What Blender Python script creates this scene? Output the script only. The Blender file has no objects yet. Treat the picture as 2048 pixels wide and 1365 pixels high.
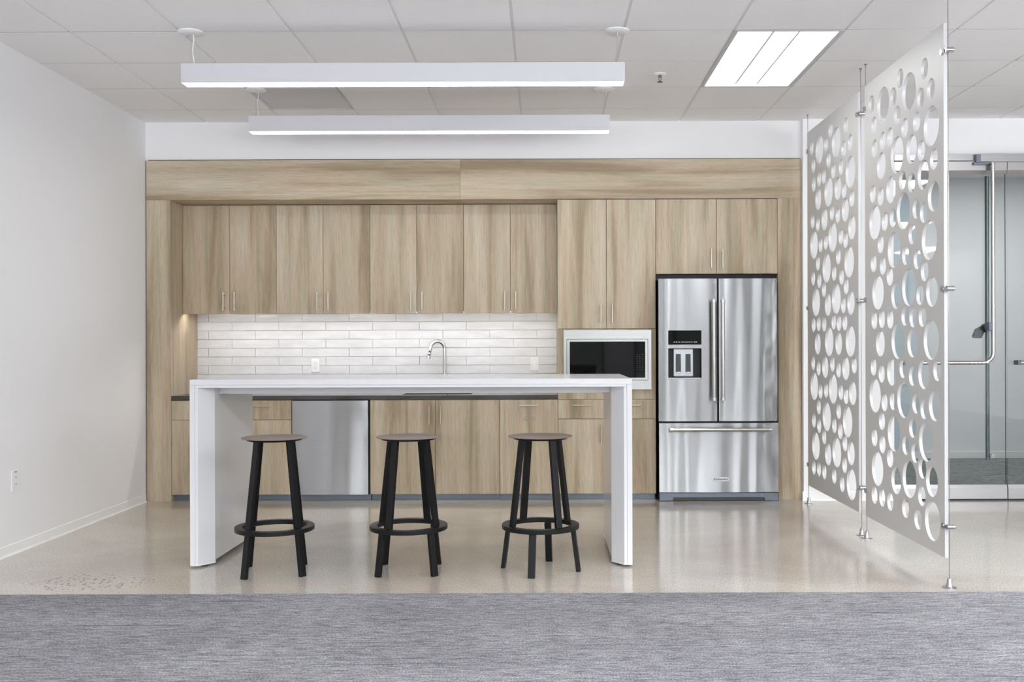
import bpy, bmesh, math, random
from mathutils import Vector, Matrix
random.seed(7)
PI = math.pi
SC = bpy.context.scene
COL = SC.collection

# ------------------------------------------------------------------ camera, world, exposure
FPX, CAMZ = 2006.0, 1.2
cam_data = bpy.data.cameras.new('camera')
cam_data.sensor_width = 36.0
cam_data.lens = 36.0 * FPX / 2048.0
cam_data.shift_x = -64.5 / 2048.0
cam_data.shift_y = 8.5 / 2048.0
cam_data.clip_start = 0.05
cam = bpy.data.objects.new('camera', cam_data)
COL.objects.link(cam)
cam.matrix_world = Matrix.Translation((0, 0, CAMZ)) @ Matrix.Rotation(PI/2, 4, 'X') @ Matrix.Rotation(-0.003, 4, 'Z')
SC.camera = cam
SC.view_settings.view_transform = 'Standard'
SC.view_settings.look = 'None'
SC.view_settings.exposure = 0.60
SC.view_settings.gamma = 1.0
SC.view_settings.use_curve_mapping = False
SC.cycles.use_denoising = True
SC.cycles.max_bounces = 10
SC.cycles.diffuse_bounces = 6
SC.cycles.glossy_bounces = 5
SC.cycles.transparent_max_bounces = 12
SC.cycles.caustics_reflective = False
SC.cycles.caustics_refractive = False
SC.cycles.sample_clamp_indirect = 4.0

world = bpy.data.worlds.new('daylight')
SC.world = world
world.use_nodes = True
wn, wl = world.node_tree.nodes, world.node_tree.links
wn.clear()
w_out = wn.new('ShaderNodeOutputWorld'); w_bg = wn.new('ShaderNodeBackground')
w_tc = wn.new('ShaderNodeTexCoord'); w_sep = wn.new('ShaderNodeSeparateXYZ')
w_ramp = wn.new('ShaderNodeValToRGB'); w_map = wn.new('ShaderNodeMapRange')
wl.new(w_tc.outputs['Generated'], w_sep.inputs[0])
wl.new(w_sep.outputs['Z'], w_map.inputs['Value'])
w_map.inputs['From Min'].default_value = -1; w_map.inputs['From Max'].default_value = 1
wl.new(w_map.outputs[0], w_ramp.inputs[0])
w_ramp.color_ramp.elements[0].position = 0.54; w_ramp.color_ramp.elements[0].color = (0.03, 0.035, 0.03, 1)
w_ramp.color_ramp.elements[1].position = 0.60; w_ramp.color_ramp.elements[1].color = (0.91, 0.945, 1.0, 1)
wl.new(w_ramp.outputs[0], w_bg.inputs[0])
for p_, c_ in ((0.42, (0.59, 0.605, 0.635, 1)), (0.465, (0.59, 0.605, 0.635, 1)), (0.485, (0.03, 0.035, 0.03, 1))):
    e_ = w_ramp.color_ramp.elements.new(p_); e_.color = c_
w_bg.inputs[1].default_value = WORLD_STRENGTH = 26.0
wl.new(w_bg.outputs[0], w_out.inputs[0])

CEIL = 2.933
def area_light(name, loc, rot, sx, sy, power, color=(1, 1, 1), portal=False, spread=PI):
    d = bpy.data.lights.new(name, 'AREA'); d.shape = 'RECTANGLE'
    d.size = sx; d.size_y = sy; d.energy = power; d.color = color; d.spread = spread
    if portal: d.cycles.is_portal = True
    o = bpy.data.objects.new(name, d); COL.objects.link(o)
    o.location = loc; o.rotation_euler = rot
    return o
FRONT_Y = -4.6
WINDOWS = [(-2.9, -1.7), (-0.4, 1.2), (1.8, 3.4), (4.7, 6.1), (6.2, 7.3)]
WZ0, WZ1 = 0.35, 2.65
for a, b in WINDOWS:      # daylight enters through the window openings
    area_light('window_portal', ((a+b)/2, FRONT_Y+0.02, (WZ0+WZ1)/2), (PI/2, 0, 0), b-a, WZ1-WZ0, 1, portal=True)
# the open-plan room behind the camera is lit by rows of flush ceiling panels
for x, y, pw in ((-3.52+1.9, -3.0, 45), (1.357, -3.0, 55), (3.795, -3.0, 55), (6.9, -3.0, 60), (-1.08, 0.64, 30), (1.357, 0.64, 40),
                 (3.795, 0.64, 50), (5.2, 0.64, 70), (3.795, 4.30, 45), (6.4, 4.30, 10)):
    area_light('ceiling_panel_light', (x, y, CEIL-0.012), (0, 0, 0), 0.58, 1.18, pw, (0.95, 0.975, 1.0))
area_light('hall_light', (4.6, 9.1, 2.9), (0, 0, 0), 2.4, 0.9, 18, (1, 1, 1))

# ------------------------------------------------------------------ materials
def srgb(r, g, b):
    f = lambda c: (c/255/12.92) if c/255 <= 0.04045 else ((c/255+0.055)/1.055)**2.4
    return (f(r), f(g), f(b), 1)
def mat(name, color=(0.8, 0.8, 0.8, 1), rough=0.5, metal=0.0, spec=0.5, coat=0.0, emis=None, estr=0.0):
    m = bpy.data.materials.new(name); m.use_nodes = True
    p = m.node_tree.nodes['Principled BSDF']
    p.inputs['Base Color'].default_value = color
    p.inputs['Roughness'].default_value = rough
    p.inputs['Metallic'].default_value = metal
    p.inputs['Specular IOR Level'].default_value = spec
    p.inputs['Coat Weight'].default_value = coat
    if emis:
        p.inputs['Emission Color'].default_value = emis
        p.inputs['Emission Strength'].default_value = estr
    return m
def nodes(m):
    return m.node_tree.nodes, m.node_tree.links, m.node_tree.nodes['Principled BSDF']
def noise(m, vec, scale, detail=4, rough=0.55, dist=0.0):
    n = m.node_tree.nodes.new('ShaderNodeTexNoise')
    n.inputs['Scale'].default_value = scale; n.inputs['Detail'].default_value = detail
    n.inputs['Roughness'].default_value = rough; n.inputs['Distortion'].default_value = dist
    if vec is not None: m.node_tree.links.new(vec, n.inputs['Vector'])
    return n.outputs['Fac']
def coords(m, scale=(1, 1, 1), rnd=False, kind='Object'):
    N, L = m.node_tree.nodes, m.node_tree.links
    tc = N.new('ShaderNodeTexCoord'); mp = N.new('ShaderNodeMapping')
    mp.inputs['Scale'].default_value = scale
    v = tc.outputs[kind]
    if rnd:
        oi = N.new('ShaderNodeObjectInfo'); mu = N.new('ShaderNodeMath'); mu.operation = 'MULTIPLY'
        mu.inputs[1].default_value = 57.0
        L.new(oi.outputs['Random'], mu.inputs[0])
        ad = N.new('ShaderNodeVectorMath'); ad.operation = 'ADD'
        L.new(v, ad.inputs[0]); L.new(mu.outputs[0], ad.inputs[1]); v = ad.outputs[0]
    L.new(v, mp.inputs['Vector'])
    return mp.outputs['Vector']
def ramp(m, fac, stops):
    N, L = m.node_tree.nodes, m.node_tree.links
    r = N.new('ShaderNodeValToRGB'); L.new(fac, r.inputs[0])
    e = r.color_ramp.elements
    e[0].position, e[0].color = stops[0]; e[1].position, e[1].color = stops[-1]
    for p, c in stops[1:-1]:
        q = e.new(p); q.color = c
    return r.outputs[0]
def mixc(m, fac, a, b, mode='MIX'):
    N, L = m.node_tree.nodes, m.node_tree.links
    x = N.new('ShaderNodeMix'); x.data_type = 'RGBA'; x.blend_type = mode
    if isinstance(fac, float): x.inputs[0].default_value = fac
    else: L.new(fac, x.inputs[0])
    for i, v in ((6, a), (7, b)):
        if isinstance(v, tuple): x.inputs[i].default_value = v
        else: L.new(v, x.inputs[i])
    return x.outputs[2]
def bump(m, h, strength, dist=0.001, target=None):
    N, L = m.node_tree.nodes, m.node_tree.links
    b = N.new('ShaderNodeBump'); b.inputs['Strength'].default_value = strength; b.inputs['Distance'].default_value = dist
    L.new(h, b.inputs['Height']); L.new(b.outputs[0], (target or m.node_tree.nodes['Principled BSDF']).inputs['Normal'])

def wood(name, horizontal=False, tint=(1, 1, 1)):
    """Greige oak laminate: broad soft figure bands and fine straight grain."""
    m = mat(name, rough=0.42, spec=0.35)
    N, L, p = nodes(m)
    k = (lambda across, along: (along, across, across)) if horizontal else (lambda across, along: (across, across, along))
    broad = noise(m, coords(m, k(9.0, 0.55), True), 1.0, 3, 0.5, 0.5)
    mid = noise(m, coords(m, k(60.0, 1.6), True), 1.0, 4, 0.6, 0.3)
    fine = noise(m, coords(m, k(560.0, 10.0), True), 1.0, 2, 0.7)
    hue = noise(m, coords(m, k(14.0, 0.8), True), 1.7, 2, 0.5)
    c1 = ramp(m, broad, [(0.30, srgb(158, 142, 117)), (0.50, srgb(192, 178, 155)), (0.70, srgb(207, 197, 178))])
    c2 = ramp(m, mid, [(0.33, (0.90, 0.885, 0.865, 1)), (0.60, (1.02, 1.02, 1.02, 1))])
    c3 = ramp(m, fine, [(0.36, (0.80, 0.77, 0.73, 1)), (0.56, (1.03, 1.03, 1.03, 1))])
    c4 = ramp(m, hue, [(0.38, (1.035, 0.985, 0.97, 1)), (0.62, (0.975, 1.005, 0.985, 1))])
    c = mixc(m, 1.0, c1, c2, 'MULTIPLY'); c = mixc(m, 1.0, c, c3, 'MULTIPLY'); c = mixc(m, 1.0, c, c4, 'MULTIPLY')
    if tint != (1, 1, 1): c = mixc(m, 1.0, c, tint + (1,), 'MULTIPLY')
    L.new(c, p.inputs['Base Color'])
    bump(m, fine, 0.12, 0.0006)
    return m

def steel(name, color=(0.60, 0.61, 0.63, 1), rough=0.27, aniso=0.95, wav=0.0):
    m = mat(name, color, rough, 1.0)
    N, L, p = nodes(m)
    p.inputs['Anisotropic'].default_value = aniso; p.inputs['Anisotropic Rotation'].default_value = 0.25
    t = N.new('ShaderNodeTangent'); t.direction_type = 'UV_MAP'
    L.new(t.outputs[0], p.inputs['Tangent'])
    br = noise(m, coords(m, (6, 1, 700)), 1.0, 2, 0.6)
    L.new(ramp(m, br, [(0.3, tuple(c*0.93 for c in color[:3]) + (1,)), (0.7, tuple(min(1, c*1.05) for c in color[:3]) + (1,))]), p.inputs['Base Color'])
    if wav:
        n = noise(m, coords(m, (5.0, 1, 0.35)), 1.0, 1, 0.4)
        bump(m, n, wav, 0.05)
    return m

M = {}
M['wood'] = wood('oak_laminate_vertical')
M['wood_h'] = wood('oak_laminate_horizontal', True)
M['wall'] = mat('white_wall_paint', srgb(238, 238, 239), 0.75, spec=0.25)
bump(M['wall'], noise(M['wall'], coords(M['wall'], (1, 1, 1)), 220, 3), 0.06, 0.0008)
M['trim'] = mat('white_cove_base', srgb(242, 242, 241), 0.45, spec=0.4)
M['bluewall'] = mat('pale_blue_wall_paint', srgb(205, 216, 224), 0.7, spec=0.25)
M['white'] = mat('white_gloss_laminate', srgb(224, 224, 226), 0.16, spec=0.5)
M['white_edge'] = mat('white_edge_band', srgb(226, 226, 229), 0.3, spec=0.45)
M['plastic'] = mat('white_plastic', srgb(238, 238, 238), 0.35)
M['slot'] = mat('dark_slot', srgb(40, 40, 40), 0.6)
M['grey_mark'] = mat('grey_print', srgb(150, 146, 140), 0.5)
M['black'] = mat('black_gap', srgb(10, 10, 11), 0.5)
M['black_glass'] = mat('black_glass', (0.003, 0.003, 0.004, 1), 0.04, spec=0.16)
M['dark_plastic'] = mat('dark_grey_plastic', srgb(52, 54, 58), 0.35)
M['steel'] = steel('brushed_stainless', (0.36, 0.363, 0.370, 1), wav=0.62)
M['steel_dw'] = steel('brushed_stainless_dishwasher', (0.50, 0.505, 0.515, 1), 0.30, wav=0.16)
M['steel_flat'] = steel('brushed_stainless_trim', (0.47, 0.47, 0.465, 1), 0.34, 0.7)
M['steel_dark'] = mat('dark_grey_metal', srgb(112, 118, 128), 0.38, 0.7)
M['toe'] = mat('grey_toe_kick', srgb(120, 128, 138), 0.35, 0.35)
M['handle'] = mat('satin_nickel', (0.66, 0.60, 0.52, 1), 0.28, 1.0)
M['chrome'] = mat('polished_chrome', (0.78, 0.78, 0.79, 1), 0.10, 1.0)
M['bar'] = mat('satin_steel_bar', (0.62, 0.60, 0.57, 1), 0.2, 1.0)
M['rail'] = steel('satin_door_rail', (0.44, 0.43, 0.43, 1), 0.3, 0.6)
M['stool'] = mat('black_powder_coat', srgb(13, 13, 15), 0.4, spec=0.3)
M['leather'] = mat('brown_seat_leather', srgb(134, 117, 106), 0.34, spec=0.5)
M['panel'] = mat('silver_painted_panel', srgb(208, 208, 207), 0.42, 0.15, spec=0.5)
M['panel_edge'] = M['panel']
M['clear'] = mat('satin_aluminium', (0.52, 0.52, 0.54, 1), 0.16, 1.0)
M['cable'] = mat('steel_cable', (0.55, 0.55, 0.55, 1), 0.35, 0.9)
M['fixture'] = mat('white_fixture_paint', srgb(200, 200, 203), 0.45)
M['lens'] = mat('lit_lens', (1, 1, 1, 1), 0.5, emis=(1, 0.995, 0.985, 1), estr=9.0)
M['troffer_lens'] = mat('lit_troffer_lens', (1, 1, 1, 1), 0.5, emis=(0.99, 1.0, 1.0, 1), estr=3.2)
M['led'] = mat('lit_led_strip', (1, 1, 1, 1), 0.5, emis=(1, 0.97, 0.95, 1), estr=32.0)
M['grille'] = mat('grey_grille_paint', srgb(150, 150, 152), 0.6)

def floor_mat():
    m = mat('polished_concrete', rough=0.13, spec=0.5); N, L, p = nodes(m)
    big = noise(m, coords(m), 0.55, 4, 0.6, 0.6)
    c = ramp(m, big, [(0.35, srgb(180, 168, 159)), (0.62, srgb(203, 197, 188))])
    g = noise(m, coords(m, (170, 55, 1)), 1.0, 3, 0.8)
    c = mixc(m, 1.0, c, ramp(m, g, [(0.36, (0.70, 0.69, 0.67, 1)), (0.54, (1.03, 1.03, 1.02, 1)), (0.64, (1.12, 1.12, 1.11, 1))]), 'MULTIPLY')
    # patch of exposed dark aggregate left of the table
    tc = N.new('ShaderNodeTexCoord')
    def math_(op, a, b=None):
        q = N.new('ShaderNodeMath'); q.operation = op
        for i, v in enumerate((a, b)):
            if v is None: continue
            if isinstance(v, (int, float)): q.inputs[i].default_value = v
            else: L.new(v, q.inputs[i])
        return q.outputs[0]
    mp = N.new('ShaderNodeMapping'); L.new(tc.outputs['Object'], mp.inputs[0])
    mp.inputs['Location'].default_value = (2.30/0.34, -5.10/0.20, 0); mp.inputs['Scale'].default_value = (1/0.34, 1/0.20, 0)
    ln = N.new('ShaderNodeVectorMath'); ln.operation = 'LENGTH'; L.new(mp.outputs[0], ln.inputs[0])
    wob = math_('ADD', ln.outputs['Value'], math_('MULTIPLY', noise(m, coords(m), 6.0, 3), 1.1))
    mask = math_('LESS_THAN', wob, 1.45)
    v = N.new('ShaderNodeTexVoronoi'); L.new(coords(m, (48, 26, 1)), v.inputs['Vector']); v.inputs['Scale'].default_value = 1.0
    chips = math_('LESS_THAN', v.outputs['Distance'], 0.30)
    c = mixc(m, math_('MULTIPLY', math_('MULTIPLY', mask, chips), 0.75), c, srgb(98, 92, 84))
    L.new(c, p.inputs['Base Color'])
    L.new(ramp(m, noise(m, coords(m), 3.0, 3), [(0.3, (0.10,)*3+(1,)), (0.7, (0.17,)*3+(1,))]), p.inputs['Roughness'])
    bump(m, noise(m, coords(m), 2.5, 3), 0.15, 0.004)
    return m
M['floor'] = floor_mat()

def carpet_mat(name, light, dark, swirl=False):
    m = mat(name, rough=0.95, spec=0.1); N, L, p = nodes(m)
    if swirl:
        a = noise(m, coords(m, (1.0, 1.6, 1)), 7.0, 6, 0.7, 2.2)
        c = ramp(m, a, [(0.32, dark), (0.66, light)])
        L.new(c, p.inputs['Base Color']); return m
    line = noise(m, coords(m, (11, 64, 1)), 1.0, 3, 0.8)
    thread = noise(m, coords(m, (0.9, 34, 1)), 1.0, 4, 0.75)
    yarn = noise(m, coords(m, (150, 64, 1)), 1.0, 3, 0.85)
    tile = noise(m, coords(m, (1.3, 2.6, 1)), 1.0, 3, 0.55)
    c = ramp(m, line, [(0.30, dark), (0.46, tuple((a+b)/2 for a, b in zip(light, dark))), (0.62, light)])
    c = mixc(m, 1.0, c, ramp(m, thread, [(0.33, (0.50, 0.50, 0.50, 1)), (0.40, (1.0, 1.0, 1.0, 1)), (0.66, (1.08, 1.08, 1.08, 1))]), 'MULTIPLY')
    c = mixc(m, 1.0, c, ramp(m, yarn, [(0.32, (0.42, 0.42, 0.43, 1)), (0.64, (1.42, 1.42, 1.43, 1))]), 'MULTIPLY')
    c = mixc(m, 1.0, c, ramp(m, tile, [(0.35, (0.86, 0.86, 0.87, 1)), (0.65, (1.12, 1.12, 1.12, 1))]), 'MULTIPLY')
    L.new(c, p.inputs['Base Color'])
    bump(m, yarn, 0.5, 0.004)
    return m
M['carpet'] = carpet_mat('grey_heathered_carpet', srgb(158, 157, 160), srgb(98, 97, 99))
M['carpet_hall'] = carpet_mat('green_grey_carpet', srgb(132, 140, 136), srgb(62, 72, 70), True)

def ceiling_mat():
    m = mat('acoustic_tile', srgb(224, 223, 220), 0.9, spec=0.1); N, L, p = nodes(m)
    n = noise(m, coords(m, (260, 120, 60)), 1.0, 2, 0.6)
    L.new(ramp(m, n, [(0.3, srgb(236, 235, 233)), (0.65, srgb(248, 247, 247))]), p.inputs['Base Color'])
    return m
M['tile'] = ceiling_mat()
M['tbar'] = mat('ceiling_grid_paint', srgb(232, 232, 231), 0.6)
def counter_mat():
    m = mat('charcoal_quartz', srgb(58, 53, 50), 0.14); N, L, p = nodes(m)
    n = noise(m, coords(m), 420, 2, 0.6)
    L.new(ramp(m, n, [(0.35, srgb(46, 42, 40)), (0.7, srgb(86, 80, 76))]), p.inputs['Base Color'])
    return m
M['counter'] = counter_mat()
def tile_glaze():
    m = mat('white_tile_glaze', srgb(232, 232, 233), 0.10, spec=0.55); N, L, p = nodes(m)
    bump(m, noise(m, coords(m, (7, 1, 22)), 1.0, 3, 0.55), 0.35, 0.006)
    L.new(ramp(m, noise(m, coords(m, (5, 1, 16)), 1.0, 3), [(0.3, srgb(212, 212, 214)), (0.7, srgb(228, 228, 229))]), p.inputs['Base Color'])
    return m
M['glaze'] = tile_glaze()
M['grout'] = mat('light_grout', srgb(214, 213, 212), 0.9)
def glass_mat(name, tint, edge=False):
    m = bpy.data.materials.new(name); m.use_nodes = True; N, L = m.node_tree.nodes, m.node_tree.links
    N.clear()
    o = N.new('ShaderNodeOutputMaterial'); mx = N.new('ShaderNodeMixShader'); t = N.new('ShaderNodeBsdfTransparent')
    g = N.new('ShaderNodeBsdfGlossy'); f = N.new('ShaderNodeFresnel')
    t.inputs[0].default_value = tint; g.inputs['Roughness'].default_value = 0.02; f.inputs[0].default_value = 1.5
    L.new(f.outputs[0], mx.inputs[0]); L.new(t.outputs[0], mx.inputs[1]); L.new(g.outputs[0], mx.inputs[2]); L.new(mx.outputs[0], o.inputs[0])
    return m
M['glass'] = glass_mat('door_glass', (0.955, 0.97, 0.967, 1))
M['pane'] = glass_mat('window_glass', (0.96, 0.963, 0.965, 1))
M['glass_edge'] = mat('green_glass_edge', srgb(52, 82, 76), 0.2)
M['bark'] = mat('tree_bark', srgb(84, 70, 56), 0.9)
M['leaf'] = mat('tree_leaf', srgb(52, 82, 34), 0.6)

# ------------------------------------------------------------------ mesh helpers
class MB:
    """Collects shapes in world coordinates; build() links them as ONE mesh object."""
    def __init__(s): s.bm = bmesh.new()
    def box(s, x0, x1, y0, y1, z0, z1, bev=0.0, seg=2):
        if x0 > x1: x0, x1 = x1, x0
        if y0 > y1: y0, y1 = y1, y0
        if z0 > z1: z0, z1 = z1, z0
        v = [s.bm.verts.new((x, y, z)) for x in (x0, x1) for y in (y0, y1) for z in (z0, z1)]
        fs = [s.bm.faces.new([v[i] for i in q]) for q in ((0,1,3,2),(4,6,7,5),(0,4,5,1),(2,3,7,6),(0,2,6,4),(1,5,7,3))]
        if bev > 0:
            es = list({e for f in fs for e in f.edges})
            bmesh.ops.bevel(s.bm, geom=es, offset=bev, segments=seg, profile=0.6, affect='EDGES')
        return s
    def cyl(s, p0, p1, r, r2=None, n=20, cap=True):
        p0, p1 = Vector(p0), Vector(p1); d = (p1-p0).normalized()
        a = d.orthogonal().normalized(); b = d.cross(a); r2 = r if r2 is None else r2
        A, B = [], []
        for i in range(n):
            t = 2*PI*i/n; q = a*math.cos(t)+b*math.sin(t)
            A.append(s.bm.verts.new(p0+q*r)); B.append(s.bm.verts.new(p1+q*r2))
        for i in range(n):
            j = (i+1) % n; s.bm.faces.new((A[i], A[j], B[j], B[i])).smooth = True
        if cap:
            s.bm.faces.new(A[::-1]); s.bm.faces.new(B)
        return s
    def tube(s, pts, r, n=16, rs=None):
        pts = [Vector(p) for p in pts]; rings = []
        up = None
        for i, p in enumerate(pts):
            d = ((pts[i+1] if i+1 < len(pts) else p) - (pts[i-1] if i else p)).normalized()
            if up is None: up = d.orthogonal().normalized()
            up = (up - d*up.dot(d)).normalized(); b = d.cross(up)
            rr = rs[i] if rs else r
            rings.append([s.bm.verts.new(p + (up*math.cos(2*PI*k/n)+b*math.sin(2*PI*k/n))*rr) for k in range(n)])
        for A, B in zip(rings, rings[1:]):
            for k in range(n):
                j = (k+1) % n; s.bm.faces.new((A[k], A[j], B[j], B[k])).smooth = True
        s.bm.faces.new(rings[0][::-1]); s.bm.faces.new(rings[-1])
        return s
    def lathe(s, prof, cx, cy, n=48, closed=False):
        """Revolve (r, z) profile about the vertical through (cx, cy)."""
        rings = []
        for r, z in prof:
            if r < 1e-6: rings.append([s.bm.verts.new((cx, cy, z))])
            else: rings.append([s.bm.verts.new((cx+r*math.cos(2*PI*k/n), cy+r*math.sin(2*PI*k/n), z)) for k in range(n)])
        pairs = list(zip(rings, rings[1:])) + ([(rings[-1], rings[0])] if closed else [])
        for A, B in pairs:
            for k in range(n):
                j = (k+1) % n
                if len(A) == 1 and len(B) == 1: continue
                if len(A) == 1: f = s.bm.faces.new((A[0], B[j], B[k]))
                elif len(B) == 1: f = s.bm.faces.new((A[k], A[j], B[0]))
                else: f = s.bm.faces.new((A[k], A[j], B[j], B[k]))
                f.smooth = True
        return s
    def prism(s, poly, axis, a, b, bev=0.0):
        """Extrude a 2D polygon between a and b along axis ('x': poly is (y,z), 'y': (x,z), 'z': (x,y))."""
        P = {'x': lambda u, v, w: (w, u, v), 'y': lambda u, v, w: (u, w, v), 'z': lambda u, v, w: (u, v, w)}[axis]
        A = [s.bm.verts.new(P(u, v, a)) for u, v in poly]; B = [s.bm.verts.new(P(u, v, b)) for u, v in poly]
        fs = [s.bm.faces.new(A), s.bm.faces.new(B[::-1])]
        for i in range(len(A)):
            j = (i+1) % len(A); fs.append(s.bm.faces.new((A[i], B[i], B[j], A[j])))
        if bev: bmesh.ops.bevel(s.bm, geom=list({e for f in fs for e in f.edges}), offset=bev, segments=2, profile=0.6, affect='EDGES')
        return s
    def mesh_in(s, me, xf):
        vs = [s.bm.verts.new(xf(v.co)) for v in me.vertices]
        for p in me.polygons:
            try: s.bm.faces.new([vs[i] for i in p.vertices])
            except ValueError: pass
        return s
    def build(s, name, material, parent=None, uv=False, smooth_angle=None, origin=None):
        bmesh.ops.recalc_face_normals(s.bm, faces=s.bm.faces)
        base = Vector((0, 0, 0))
        q = parent
        while q is not None: base += q.location; q = q.parent
        if origin is not None: base = Vector(origin)
        for v in s.bm.verts: v.co -= base
        if uv:
            lay = s.bm.loops.layers.uv.new('uv')
            for f in s.bm.faces:
                for l in f.loops:
                    c = l.vert.co; n = f.normal
                    l[lay].uv = (c.x + (c.y if abs(n.x) > 0.7 else 0), c.z + (c.y if abs(n.z) > 0.7 else 0))
        for e in s.bm.edges:
            if len(e.link_faces) == 2 and e.calc_face_angle(0) > 0.6: e.smooth = False
        me = bpy.data.meshes.new(name); s.bm.to_mesh(me); s.bm.free()
        me.materials.append(material)
        o = bpy.data.objects.new(name, me); COL.objects.link(o)
        if parent is not None: o.parent = parent
        if origin is not None: o.location = base
        return o
def label(o, text, cat, group=None):
    o['label'] = text; o['category'] = cat
    if group: o['group'] = group
    return o
def thing(name, loc, text, cat, group=None):
    o = bpy.data.objects.new(name, None); o.empty_display_size = 0.1; COL.objects.link(o); o.location = loc
    return label(o, text, cat, group)
def struct(o):
    o['kind'] = 'structure'; return o
def text_mesh(body, size, extrude=0.0006, bold=False):
    cu = bpy.data.curves.new('lettering', 'FONT'); cu.body = body; cu.size = size; cu.extrude = extrude
    cu.align_x = 'CENTER'; cu.align_y = 'CENTER'
    if bold: cu.offset = size*0.02
    t = bpy.data.objects.new('lettering', cu); COL.objects.link(t)
    dg = bpy.context.evaluated_depsgraph_get()
    me = bpy.data.meshes.new_from_object(t.evaluated_get(dg))
    bpy.data.objects.remove(t); return me

# ================================================================== the setting
XL, YW = -3.08, 7.76           # left wall face, bulkhead face
YB = 8.345                     # tile face at the back of the kitchen niche
YR = 7.70                      # face of the entrance wall on the right
XR = 7.5
DX0, DXM, DX1, DZ = 2.685, 3.55, 4.415, 2.657    # glass door opening
struct(MB().box(XL-0.1, XR+0.1, FRONT_Y-0.2, 8.6, -0.1, 0.0).build('floor', M['floor']))
cb = MB().box(XL, XR, FRONT_Y, 4.826, 0.0005, 0.007)
struct(cb.build('floor', M['carpet']))
struct(MB().box(XL-0.12, XL, FRONT_Y-0.2, 8.6, -0.1, 3.1).build('wall_left', M['wall']))
wb = MB().box(XL, 1.99, YB+0.012, 8.6, 0, 3.1).box(XL, 1.99, YW, YB+0.012, 2.638, 3.1)
struct(wb.build('wall_back', M['wall']))
we = MB().box(1.99, DX0, YR, YR+0.12, 0, 3.1).box(DX0, DX1, YR, YR+0.12, DZ, 3.1).box(DX1, XR, YR, YR+0.12, 0, 3.1)
we.box(1.99, 2.11, YR+0.12, 8.6, 0, 3.1)
struct(we.build('wall_entrance', M['wall']))
struct(MB().box(XR, XR+0.12, FRONT_Y-0.2, 10.6, -0.1, 3.1).build('wall_right', M['wall']))
wf = MB(); xs = [XL] + [v for w in WINDOWS for v in w] + [XR]
for i in range(0, len(xs), 2): wf.box(xs[i], xs[i+1], FRONT_Y-0.15, FRONT_Y, 0, 3.1)
for a, b in WINDOWS: wf.box(a, b, FRONT_Y-0.15, FRONT_Y, 0, WZ0).box(a, b, FRONT_Y-0.15, FRONT_Y, WZ1, 3.1)
struct(wf.build('wall_front', M['wall']))
for i, (a, b) in enumerate(WINDOWS):
    w = thing('window_%d' % (i+1), ((a+b)/2, FRONT_Y-0.08, WZ0), '', ''); del w['label']; del w['category']; struct(w)
    f = MB()
    for x in (a+0.025, (a+b)/2, b-0.025): f.box(x-0.025, x+0.025, FRONT_Y-0.11, FRONT_Y-0.05, WZ0, WZ1)
    for z in (WZ0+0.025, 2.0, WZ1-0.025): f.box(a, b, FRONT_Y-0.109, FRONT_Y-0.051, z-0.025, z+0.025)
    f.build('window_frame', M['dark_plastic'], w)
    MB().box(a+0.02, b-0.02, FRONT_Y-0.084, FRONT_Y-0.078, WZ0+0.02, WZ1-0.02).build('pane', M['pane'], w)
# hall beyond the glass doors
struct(MB().box(2.11, XR, 8.6, 10.6, -0.1, 0.0).build('floor', M['floor']))
struct(MB().box(2.11, XR, YR+0.10, 10.49, 0.0, 0.006).build('floor', M['carpet_hall']))
struct(MB().box(3.94, XR, 10.49, 10.62, 0, 3.1).build('wall_far', M['wall']))
struct(MB().box(2.0, 3.94, 10.49, 10.62, 0, 3.1).build('wall_far', M['bluewall']))
struct(MB().box(2.0, 2.11, 8.6, 10.49, 0, 3.1).build('wall_hall', M['wall']))
struct(MB().box(2.11, XR, 10.478, 10.49, 0.006, 0.072).build('baseboard_far', M['trim']))

# cove bases
def cove(name, poly, axis, a, b): struct(MB().prism(poly, axis, a, b).build(name, M['trim']))
cove('baseboard_left', [(XL, 0), (XL+0.014, 0), (XL+0.008, 0.004), (XL+0.005, 0.012), (XL+0.005, 0.058), (XL, 0.062)], 'y', 4.0, 7.742)
cove('baseboard_left', [(XL, 0.006), (XL+0.014, 0.007), (XL+0.005, 0.02), (XL+0.005, 0.062), (XL, 0.066)], 'y', FRONT_Y, 4.0)
cove('baseboard_entrance', [(YR, 0), (YR-0.016, 0), (YR-0.009, 0.005), (YR-0.006, 0.012), (YR-0.006, 0.066), (YR, 0.070)], 'x', 1.978, DX0-0.01)
cove('baseboard_entrance', [(YR, 0), (YR-0.016, 0), (YR-0.006, 0.012), (YR-0.006, 0.066), (YR, 0.070)], 'x', DX1+0.01, XR)

# ceiling: tegular lay-in tiles and the recessed grid between them
GX0, GY0, GS = -0.167, 7.350, 0.6096
TROFFER = (GX0+2*GS, GX0+3*GS, GY0-3*GS, GY0-GS)
GRILLES = [(GX0-3*GS, GX0-2*GS, GY0-GS, GY0), (GX0-GS, GX0, GY0-2*GS, GY0-GS)]
def skip(cx, cy): return any(a < cx < b and c < cy < d for a, b, c, d in [TROFFER] + GRILLES)
tl = MB()
ix = range(math.floor((XL-GX0)/GS), math.ceil((XR-GX0)/GS)); iy = range(math.floor((FRONT_Y-GY0)/GS), 3)
g = 0.0085
for i in ix:
    for j in iy:
        x0, x1, y0, y1 = GX0+i*GS, GX0+(i+1)*GS, GY0+j*GS, GY0+(j+1)*GS
        if skip((x0+x1)/2, (y0+y1)/2): continue
        ymax = YW if x0 < 1.9 else YR
        a, b, c, d = max(x0+g, XL), min(x1-g, XR), max(y0+g*0.46, FRONT_Y), min(y1-g*0.46, ymax)
        if b-a < 0.03 or d-c < 0.03: continue
        tl.box(a, b, c, d, CEIL, CEIL+0.03)
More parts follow.
